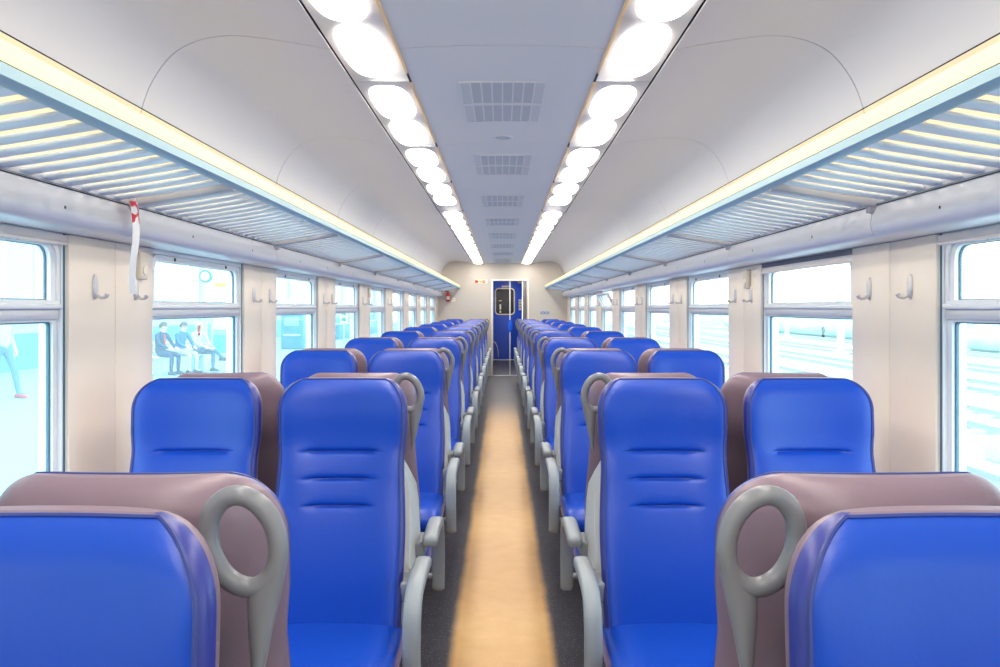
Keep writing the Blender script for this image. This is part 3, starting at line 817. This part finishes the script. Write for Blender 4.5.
def bracket_mesh(sg):
    a = MB().box(min(sg*0.19, sg*0.230), max(sg*0.19, sg*0.230), -0.28, -0.14, 0.52, 0.58, 0.008)
    b = MB().box(min(sg*0.19, sg*0.232), max(sg*0.19, sg*0.232), -0.455, -0.43, 0.355, 0.375, 0.006)
    return a.mesh('arm_bracket', 'arm_grey'), b.mesh('arm_bracket', 'arm_grey')
def wedge_mesh(sg):
    """pale side panel closing the gap between two seats set back to back"""
    poly = catmull([(-0.018, 0.905), (-0.09, 0.80), (-0.175, 0.60), (-0.225, 0.45), (-0.205, 0.385), (-0.12, 0.362), (-0.0008, 0.358)], 3)+[(-0.0008, 0.90)]
    m = MB(); x0, x1 = sorted((sg*0.150, sg*0.212)); m.prism(poly, 0, x0, x1)
    m.v = [(sg*min(abs(x), 0.165+0.047*smooth01((0.93-z)/0.16)), y, z) for x, y, z in m.v]
    return m.mesh('side_panel', 'shell_white')
def handle_mesh(sg):
    m = MB(); cx, cz = sg*0.190, 1.118; n = 32; pts = []
    tl = math.radians(17)*sg
    for k in range(n):
        a = 2*PI*k/n; u = 0.041*math.cos(a); v = 0.057*math.sin(a)
        pts.append((cx+u*math.cos(tl)-v*math.sin(tl), -0.014, cz+u*math.sin(tl)+v*math.cos(tl)))
    m.tube(pts, 0.0125, 12, closed=True)
    # tapering stem: grows out of the foot of the ring and follows the edge of the seat
    lp = []
    for z, xa, xb in ((1.088, 0.2265, 0.2400), (1.076, 0.215, 0.2395), (1.066, 0.203, 0.238), (1.054, 0.195, 0.2355), (1.035, 0.195, 0.231), (1.01, 0.196, 0.225), (0.98, 0.199, 0.219), (0.95, 0.201, 0.212), (0.93, 0.202, 0.207)):
        lp.append([(sg*x, y-0.014, z) for x, y in ellipse((xa+xb)/2, 0, (xb-xa)/2, 0.0120, 16, 2.2)])
    m.loft(lp)
    return m.mesh('grab_handle', 'handle_grey')
ARM = {s_: arm_mesh(s_) for s_ in (-1, 1)}
ARB = {s_: bracket_mesh(s_) for s_ in (-1, 1)}
WDG = {s_: wedge_mesh(s_) for s_ in (-1, 1)}
HND = {s_: handle_mesh(s_) for s_ in (-1, 1)}
XA, XWIN = 0.503, 0.962
NP = 10
for k in range(NP):
    yc = PAIR0+P*k
    row = ORD[NP-1-k]
    for face in ('A', 'B'):
        if face == 'B' and k == NP-1: continue
        for sd in (-1, 1):
            for pos in ('aisle', 'window'):
                x = sd*(XA if pos == 'aisle' else XWIN)
                if face == 'A': lab = 'blue vinyl %s seat, %s, back towards end door, %s such row from door' % (pos, SIDE[sd], row)
                else: lab = 'blue vinyl %s seat, %s, facing end door, %s such row from door' % (pos, SIDE[sd], ORD[NP-2-k])
                t = thing('train_seat', lab, 'seat', (x, yc, 0), 'blue train seats in rows')
                if face == 'B': t.rotation_euler = (0, 0, PI)
                for nm, me in zip(('front_cover', 'back_cover', 'piping', 'cushion', 'pedestal', 'side_gusset', 'side_gusset'), SM): link(nm, me, t)
                if pos == 'aisle':
                    sg = -sd if face == 'A' else sd
                    link('armrest', ARM[sg], t); [link('arm_bracket', q, t) for q in ARB[sg]]
                    link('side_panel', WDG[sg], t)
                    if face == 'A': link('grab_handle', HND[sg], t)

# ------------------------------------------------------------------ outside, platform side
ZP = -0.30
m = MB(); m.box(-13.2, -1.85, -12, 90, ZP-0.9, ZP); pf = struct(m.obj('platform_ground', 'platform_paving'))
MB().box(-2.35, -2.05, -12, 90, ZP, ZP+0.004).obj('edge_line', 'platform_edge', pf)
t = thing('station_building', 'pale station building with teal lower wall across the platform', 'building', (-13.2, 35, ZP))
MB().box(-3, 0, -47, 55, 0, 6.0).obj('wall', 'station_white', t)
MB().box(0, 0.04, -47, 55, 0, 1.0).obj('teal_dado', 'station_teal', t)
MB().box(-3.2, 0.5, -47, 55, 6.0, 6.25).obj('cornice', 'platform_edge', t)
for j in range(-11, 13):
    y = j*4.2
    fr = MB().ring(rrect(y-0.8, y+0.8, 1.6, 3.8, 0.03), rrect(y-0.7, y+0.7, 1.7, 3.7, 0.03), 0, 0.0, 0.06).obj('window', 'platform_edge', t)
    MB().box(0.0, 0.02, y-0.7, y+0.7, 1.7, 3.7).obj('pane', 'station_pane', fr)
def column(x, y, lab):
    t = thing('platform_column', lab, 'column', (x, y, ZP), 'white platform columns')
    MB().tube([(0, 0, 0.25), (0, 0, 4.6)], [0.14, 0.12], 16).obj('shaft', 'station_white', t)
    MB().box(-0.24, 0.24, -0.24, 0.24, 0, 0.3, 0.02).obj('plinth', 'mast_grey', t)
    MB().box(-0.22, 0.22, -0.22, 0.22, 4.6, 4.75, 0.02).obj('capital', 'station_white', t)
for i, (x, y) in enumerate([(-9.2, 12.0), (-9.6, 26.3), (-9.2, 35.6), (-9.2, 47.4), (-9.2, 59.2)]):
    column(x, y, 'white round platform column, %s' % ['beside the walking person', 'beside the bench with sitting people', 'just past the blue box', 'beside the low blue barrier', 'at the far end of the platform'][i])
# round station clock and orange sign on a hanger beside the bench
t = thing('station_clock', 'round white clock on a post by the bench', 'clock', (-8.9, 24.6, ZP))
MB().tube([(0, 0, 0), (0, 0, 2.47)], 0.04, 10).obj('post', 'mast_grey', t)
MB().tube([(0, -0.06, 2.65), (0, 0.06, 2.65)], 0.19, 28).obj('case', 'platform_blue', t)
MB().tube([(0, -0.075, 2.65), (0, -0.055, 2.65)], 0.13, 28).obj('dial', 'sign_white', t)
m = MB(); m.box(-0.012, 0.012, -0.085, -0.075, 2.65, 2.75); m.box(0, 0.07, -0.085, -0.075, 2.64, 2.66); m.obj('hands', 'sticker_dark', t)
t = thing('direction_sign', 'pale sign with orange lettering bars on two posts', 'sign', (-9.35, 27.0, ZP))
for q in (-0.55, 0.75): MB().tube([(q, 0, 0), (q, 0, 2.7)], 0.035, 8).obj('post', 'mast_grey', t)
MB().box(-0.6, 0.8, -0.04, 0.0, 2.2, 2.75, 0.01).obj('board', 'sign_white', t)
MB().box(-0.1, 0.72, -0.05, -0.04, 2.40, 2.52).obj('lettering_bar', 'sign_orange', t)
# poster board
t = thing('poster_board', 'standing notice board with pale posters past the bench', 'notice board', (-9.3, 28.4, ZP))
for q in (-0.75, 0.75): MB().box(q-0.04, q+0.04, -0.04, 0.04, 0, 2.0, 0.006).obj('post', 'mast_grey', t)
MB().box(-0.75, 0.75, -0.03, 0.03, 0.75, 1.95, 0.01).obj('board', 'station_white', t)
MB().box(-0.70, -0.12, -0.036, -0.03, 0.95, 1.85).obj('poster', 'sign_pink', t)
MB().box(-0.02, 0.30, -0.036, -0.03, 1.0, 1.8).obj('poster', 'platform_edge', t)
MB().box(0.36, 0.70, -0.036, -0.03, 1.05, 1.75).obj('poster', 'station_teal', t)
MB().box(-0.75, 0.75, -0.02, 0.02, 0.15, 0.75).obj('lower_panel', 'station_teal', t)
# made-up blue box for a seat reflected in the window, and barrier
t = thing('seat_reflection_box', 'blue box on the platform standing in for a seat reflection', 'stand-in box', (-8.7, 34.2, ZP))
MB().box(-0.45, 0.45, -0.35, 0.35, 0, 1.45, 0.05).obj('cabinet', 'platform_blue', t)
MB().box(-0.3, 0.3, -0.37, -0.34, 0.95, 1.3, 0.01).obj('screen', 'station_pane', t)
MB().box(-0.35, 0.35, -0.38, -0.34, 0.55, 0.62, 0.01).obj('shelf', 'mast_grey', t)
t = thing('barrier_wall', 'low blue barrier wall along the platform', 'barrier', (-8.9, 47, ZP))
MB().box(-0.1, 0.1, -2.8, 12, 0, 0.8, 0.02).obj('wall', 'platform_blue', t)
MB().box(-0.14, 0.14, -2.85, 12.05, 0.8, 0.86, 0.01).obj('coping', 'mast_grey', t)
t = thing('exit_board', 'white board with two green panels above the blue barrier', 'sign', (-8.55, 44.2, ZP))
MB().tube([(0, 0, 0), (0, 0, 0.95)], 0.04, 8).obj('post', 'mast_grey', t)
MB().box(-0.2, 0.2, -0.04, 0.04, 0.9, 1.6, 0.01).obj('board', 'sign_white', t)
for zz in (1.0, 1.3): MB().box(-0.12, 0.12, -0.05, -0.04, zz, zz+0.2).obj('panel', 'sign_green', t)

# bench and people
BX, BY, BR = -8.55, 21.6, 1.15
def on_bench(d): return (BX+math.cos(BR)*d+math.sin(BR)*0.08, BY+math.sin(BR)*d-math.cos(BR)*0.08, ZP)
t = thing('platform_bench', 'pale slatted platform bench under three sitting people', 'bench', (BX, BY, ZP)); t.rotation_euler = (0, 0, BR)
for q in range(5): MB().box(-0.95, 0.95, -0.22+0.09*q, -0.15+0.09*q, 0.42, 0.45, 0.006).obj('slat', 'platform_edge', t)
for q in range(3): MB().box(-0.95, 0.95, 0.25+0.02*q, 0.275+0.02*q, 0.55+0.1*q, 0.63+0.1*q, 0.006).obj('back_slat', 'platform_edge', t)
for q in (-0.75, 0.75):
    MB().box(q-0.05, q+0.05, -0.2, 0.24, 0, 0.42, 0.01).obj('support', 'mast_grey', t)
    MB().box(q-0.03, q+0.03, 0.22, 0.30, 0.40, 0.85, 0.01).obj('back_post', 'mast_grey', t)

def person(label, loc, rz, joints, bones, mats, region, hair, shoe, extra=None):
    """joints: name -> (pos, radius); skinned into one continuous body"""
    names = list(joints); me = bpy.data.meshes.new('body')
    me.from_pydata([joints[n][0] for n in names], [(names.index(a), names.index(b)) for a, b in bones], [])
    o = bpy.data.objects.new('tmp', me); COL.objects.link(o)
    sk = o.modifiers.new('skin', 'SKIN'); sk.use_smooth_shade = True
    for i, n in enumerate(names):
        r = joints[n][1]; sv = me.skin_vertices[0].data[i]
        sv.radius = (r, r) if not isinstance(r, tuple) else r
        sv.use_root = (n == 'pelvis')
    sub = o.modifiers.new('sub', 'SUBSURF'); sub.levels = 2; sub.render_levels = 2
    dg = bpy.context.evaluated_depsgraph_get(); dg.update()
    body = bpy.data.meshes.new_from_object(o.evaluated_get(dg))
    bpy.data.objects.remove(o)
    body.materials.clear()
    for mm in mats: body.materials.append(MATS[mm])
    # dress the body by the nearest bone
    segs = [(Vector(joints[a][0]), Vector(joints[b][0]), a, b) for a, b in bones]
    for p in body.polygons:
        c = p.center; best = None
        for A, B, a, b in segs:
            d = B-A; tt = max(0, min(1, (c-A).dot(d)/max(d.length_squared, 1e-9))); dist = (A+d*tt-c).length
            if best is None or dist < best[0]: best = (dist, a, b)
        p.material_index = region(best[1], best[2]); p.use_smooth = True
    root = link('person', body, None, loc); root.rotation_euler = (0, 0, rz)
    tag(root, label, 'person')
    hc = Vector(joints['head'][0]); 
    m = MB(); lp = []
    for i in range(9):
        a = PI*0.5*(1-i/8.0); zz = 0.135*math.sin(a)-0.005; rr = 0.108*math.cos(a)+0.004
        lp.append([(hc.x+rr*0.9*math.cos(b), hc.y+rr*1.08*math.sin(b)+0.018, hc.z+zz+(0.03 if math.sin(b) < -0.3 else -0.02)*(i/8.0)) for b in [2*PI*k/16 for k in range(16)]])
    m.loft(lp); m.obj('hair', hair, root)
    m = MB(); m.tube([(hc.x, hc.y-0.085, hc.z+0.015), (hc.x, hc.y-0.118, hc.z-0.02), (hc.x, hc.y-0.095, hc.z-0.032)], [0.008, 0.014, 0.01], 8); m.obj('nose', 'skin', root)
    m = MB()
    for q in (-0.035, 0.035): m.tube([(hc.x+q, hc.y-0.092, hc.z+0.012), (hc.x+q, hc.y-0.103, hc.z+0.012)], 0.010, 8)
    m.obj('eyes', 'hair_dark', root)
    m = MB(); m.tube([(hc.x-0.024, hc.y-0.094, hc.z-0.058), (hc.x, hc.y-0.102, hc.z-0.060), (hc.x+0.024, hc.y-0.094, hc.z-0.058)], 0.006, 6); m.obj('mouth', 'sign_pink', root)
    for s_ in ('l', 'r'):
        an = Vector(joints['ankle_'+s_][0]); to = Vector(joints['toe_'+s_][0]); d = (to-an); d.z = 0; d.normalize()
        z0 = min(an.z, to.z)-0.045
        base = Vector((an.x, an.y, z0)); sh = MB()
        sh.loft([[(base.x+d.x*q+(-d.y)*w*u, base.y+d.y*q+d.x*w*u, z0+h*v) for u, v in ellipse(0, 0.5, 1, 0.5, 14, 3)] for q, w, h in ((-0.085, 0.025, 0.06), (-0.06, 0.042, 0.09), (0.02, 0.045, 0.10), (0.10, 0.048, 0.075), (0.17, 0.040, 0.055), (0.195, 0.02, 0.035))])
        sh.obj('shoe', shoe, root)
    if extra: extra(root)
    return root
BONES = [('pelvis', 'waist'), ('waist', 'chest'), ('chest', 'neck'), ('neck', 'head'), ('head', 'crown')]
for s_ in ('l', 'r'):
    BONES += [('chest', 'shoulder_'+s_), ('shoulder_'+s_, 'elbow_'+s_), ('elbow_'+s_, 'wrist_'+s_), ('wrist_'+s_, 'palm_'+s_),
              ('pelvis', 'hip_'+s_), ('hip_'+s_, 'knee_'+s_), ('knee_'+s_, 'ankle_'+s_), ('ankle_'+s_, 'toe_'+s_)]
    for q in range(4): BONES += [('palm_'+s_, 'finger%d_%s' % (q, s_)), ('finger%d_%s' % (q, s_), 'tip%d_%s' % (q, s_))]
    BONES += [('palm_'+s_, 'thumb_'+s_)]
def region_std(a, b):
    n = a+b
    if any(q in n for q in ('head', 'crown', 'palm', 'finger', 'tip', 'thumb')) or a == 'neck': return 0
    if any(q in n for q in ('hip', 'knee', 'ankle', 'toe')): return 2
    return 1
def hand(j, s_, wr, dirv, side):
    d = Vector(dirv).normalized(); sdv = Vector(side).normalized(); wr = Vector(wr); dn = d.cross(sdv)
    if dn.z > 0: dn = -dn
    j['palm_'+s_] = (tuple(wr+d*0.065), (0.034, 0.022))
    for q, ln in enumerate((0.066, 0.076, 0.070, 0.055)):
        o = sdv*(-0.030+0.020*q)
        j['finger%d_%s' % (q, s_)] = (tuple(wr+d*(0.105)+o), 0.009)
        j['tip%d_%s' % (q, s_)] = (tuple(wr+d*(0.105+ln*0.75)+o*1.1+dn*ln*0.5), 0.008)
    j['thumb_'+s_] = (tuple(wr+d*0.075-sdv*0.055+dn*0.015), 0.010)
def sit(lean=0.0, cross=False, arm=0):
    """seated figure facing -Y, seat surface 0.45 above its origin"""
    j = {'pelvis': ((0, 0.02, 0.55), (0.15, 0.12)), 'waist': ((0, 0.04-lean*0.4, 0.74), (0.135, 0.105)), 'chest': ((0, 0.05-lean, 0.94), (0.155, 0.11)),
         'neck': ((0, 0.03-lean*1.2, 1.10), 0.055), 'head': ((0, 0.0-lean*1.4, 1.22), (0.085, 0.10)), 'crown': ((0, 0.01-lean*1.45, 1.29), (0.065, 0.08))}
    for s_, q in (('l', -1), ('r', 1)):
        j['shoulder_'+s_] = ((q*0.185, 0.04-lean, 1.02), 0.062)
        j['elbow_'+s_] = ((q*0.235, -0.10-lean*0.8, 0.78), 0.048)
        wr = (q*0.13, -0.32-lean*0.4, 0.68); j['wrist_'+s_] = (wr, 0.034)
        hand(j, s_, wr, (-q*0.35, -0.9, -0.15), (q, -0.3, 0))
        j['hip_'+s_] = ((q*0.10, -0.03, 0.54), 0.095)
        if cross and s_ == 'l':
            j['knee_'+s_] = ((0.05, -0.46, 0.66), 0.065); j['ankle_'+s_] = ((0.30, -0.58, 0.36), 0.043); j['toe_'+s_] = ((0.42, -0.68, 0.32), 0.03)
        else:
            j['knee_'+s_] = ((q*0.12, -0.45, 0.50), 0.066); j['ankle_'+s_] = ((q*0.13, -0.42, 0.085), 0.045); j['toe_'+s_] = ((q*0.15, -0.56, 0.045), 0.032)
    return j
def tie(root): MB().prism([(-0.02, 1.03), (0.02, 1.03), (0.03, 0.78), (0.0, 0.74), (-0.03, 0.78)], 1, -0.118, -0.106).obj('scarf', 'sign_red', root)
person('person in dark navy jacket and trousers with red scarf, sitting on the platform bench', on_bench(-0.64), BR+0.1, sit(0.06), BONES, ['skin', 'cloth_navy', 'cloth_navy'], region_std, 'hair_dark', 'shoe_dark', tie)
person('person in blue jacket sitting in the middle of the platform bench', on_bench(0.0), BR, sit(0.10), BONES, ['skin', 'cloth_blue', 'cloth_pale'], region_std, 'hair_dark', 'shoe_dark')
person('person in pale top sitting with crossed legs on the platform bench', on_bench(0.62), BR-0.05, sit(0.05, True), BONES, ['skin', 'cloth_pale', 'cloth_slate'], region_std, 'hair_fair', 'shoe_dark')
def walk():
    j = {'pelvis': ((0, 0, 0.95), (0.15, 0.11)), 'waist': ((0, 0, 1.13), (0.135, 0.10)), 'chest': ((0, 0.01, 1.34), (0.16, 0.11)), 'neck': ((0, 0, 1.50), 0.055), 'head': ((0, -0.02, 1.62), (0.085, 0.10)), 'crown': ((0, -0.01, 1.69), (0.065, 0.08))}
    for s_, q in (('l', -1), ('r', 1)):
        j['shoulder_'+s_] = ((q*0.19, 0.01, 1.42), 0.062); j['elbow_'+s_] = ((q*0.24, q*0.10, 1.14), 0.047)
        wr = (q*0.23, q*0.06-0.10, 0.92); j['wrist_'+s_] = (wr, 0.034); hand(j, s_, wr, (0, -0.3, -1), (0, -1, 0.3))
        j['hip_'+s_] = ((q*0.10, 0, 0.90), 0.095)
        j['knee_'+s_] = ((q*0.10, -q*0.14-0.05, 0.50), 0.065); j['ankle_'+s_] = ((q*0.10, -q*0.30, 0.085), 0.045); j['toe_'+s_] = ((q*0.11, -q*0.30-0.14, 0.045), 0.032)
    return j
person('person in jeans and red shoes walking along the platform', (-9.45, 15.5, ZP), 1.2, walk(), BONES, ['skin', 'cloth_pale', 'cloth_denim'], region_std, 'hair_dark', 'shoe_red')

# ------------------------------------------------------------------ outside, track side
ZG = -1.05
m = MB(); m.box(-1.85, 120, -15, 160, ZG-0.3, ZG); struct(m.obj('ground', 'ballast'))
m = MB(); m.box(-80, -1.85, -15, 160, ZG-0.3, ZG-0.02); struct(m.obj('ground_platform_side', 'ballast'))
TR = [6.0, 10.2, 14.4, 18.6, 24.0]
railp = [(-0.035, 0.12), (0.035, 0.12), (0.035, 0.09), (0.01, 0.08), (0.01, 0.03), (0.06, 0.01), (0.06, 0), (-0.06, 0), (-0.06, 0.01), (-0.01, 0.03), (-0.01, 0.08), (-0.035, 0.09)]
slm = MB(); slm.box(-1.25, 1.25, -0.12, 0.12, 0, 0.06); sl_mesh = slm.mesh('sleeper', 'sleeper')
rm = MB(); rm.prism(railp, 1, 0, 110); rail_mesh = rm.mesh('rail', 'rail_steel')
for i, x in enumerate(TR):
    t = thing('railway_track', 'pale railway track, %s beyond the track side windows' % ORD[i], 'railway track', (x, -5, ZG), 'railway tracks outside')
    for q in (-0.75, 0.75): link('rail', rail_mesh, t, (q, 0, 0.06))
    for k in range(60): link('sleeper', sl_mesh, t, (0, 6+k*0.75+i*3, 0))
for i, (x, y) in enumerate([(8.1, 13.0), (8.1, 28.0), (16.5, 40.0), (16.5, 21.0), (21.5, 62.0)]):
    t = thing('overhead_mast', 'pale steel overhead-line mast, %s' % ['between first two tracks outside', 'between first two tracks, farther along', 'between third and fourth tracks, farther along', 'between third and fourth tracks outside', 'beside the last track'][i], 'mast', (x, y, ZG), 'masts between the tracks')
    MB().box(-0.14, 0.14, -0.14, 0.14, 0, 7.5, 0.02).obj('post', 'mast_grey', t)
    MB().box(-0.3, 0.3, -0.3, 0.3, 0, 0.35, 0.03).obj('footing', 'sleeper', t)
    MB().tube([(0, 0, 6.2), (-2.1, 0, 6.5)], 0.05, 8).obj('arm', 'mast_grey', t)
    MB().tube([(0, 0, 5.4), (-2.1, 0, 6.45)], 0.035, 8).obj('stay', 'mast_grey', t)
t = thing('boundary_wall', 'long pale boundary wall beyond the tracks', 'wall', (30, 50, ZG))
MB().box(0, 0.3, -55, 100, 0, 1.7).obj('wall', 'station_white', t)
MB().box(-0.08, 0.38, -55, 100, 1.7, 1.82).obj('coping', 'mast_grey', t)
def hedge(x, y0, y1, h, lab):
    m = MB(); rng = random.Random(int(y0*7+3)); n = int((y1-y0)/0.9)
    lp = []
    for i in range(n+1):
        y = y0+(y1-y0)*i/n; e = 0.25 if i in (0, n) else 1
        lp.append([(x+u*(1.2+0.3*rng.random())*e, y+0.3*(rng.random()-0.5), ZG+max(0, (v+1)*0.5*h*(0.85+0.3*rng.random())*e)) for u, v in ellipse(0, 0, 1, 1, 14)])
    m.loft(lp); o = m.obj('hedge', 'hedge_green'); tag(o, lab, 'hedge'); return o
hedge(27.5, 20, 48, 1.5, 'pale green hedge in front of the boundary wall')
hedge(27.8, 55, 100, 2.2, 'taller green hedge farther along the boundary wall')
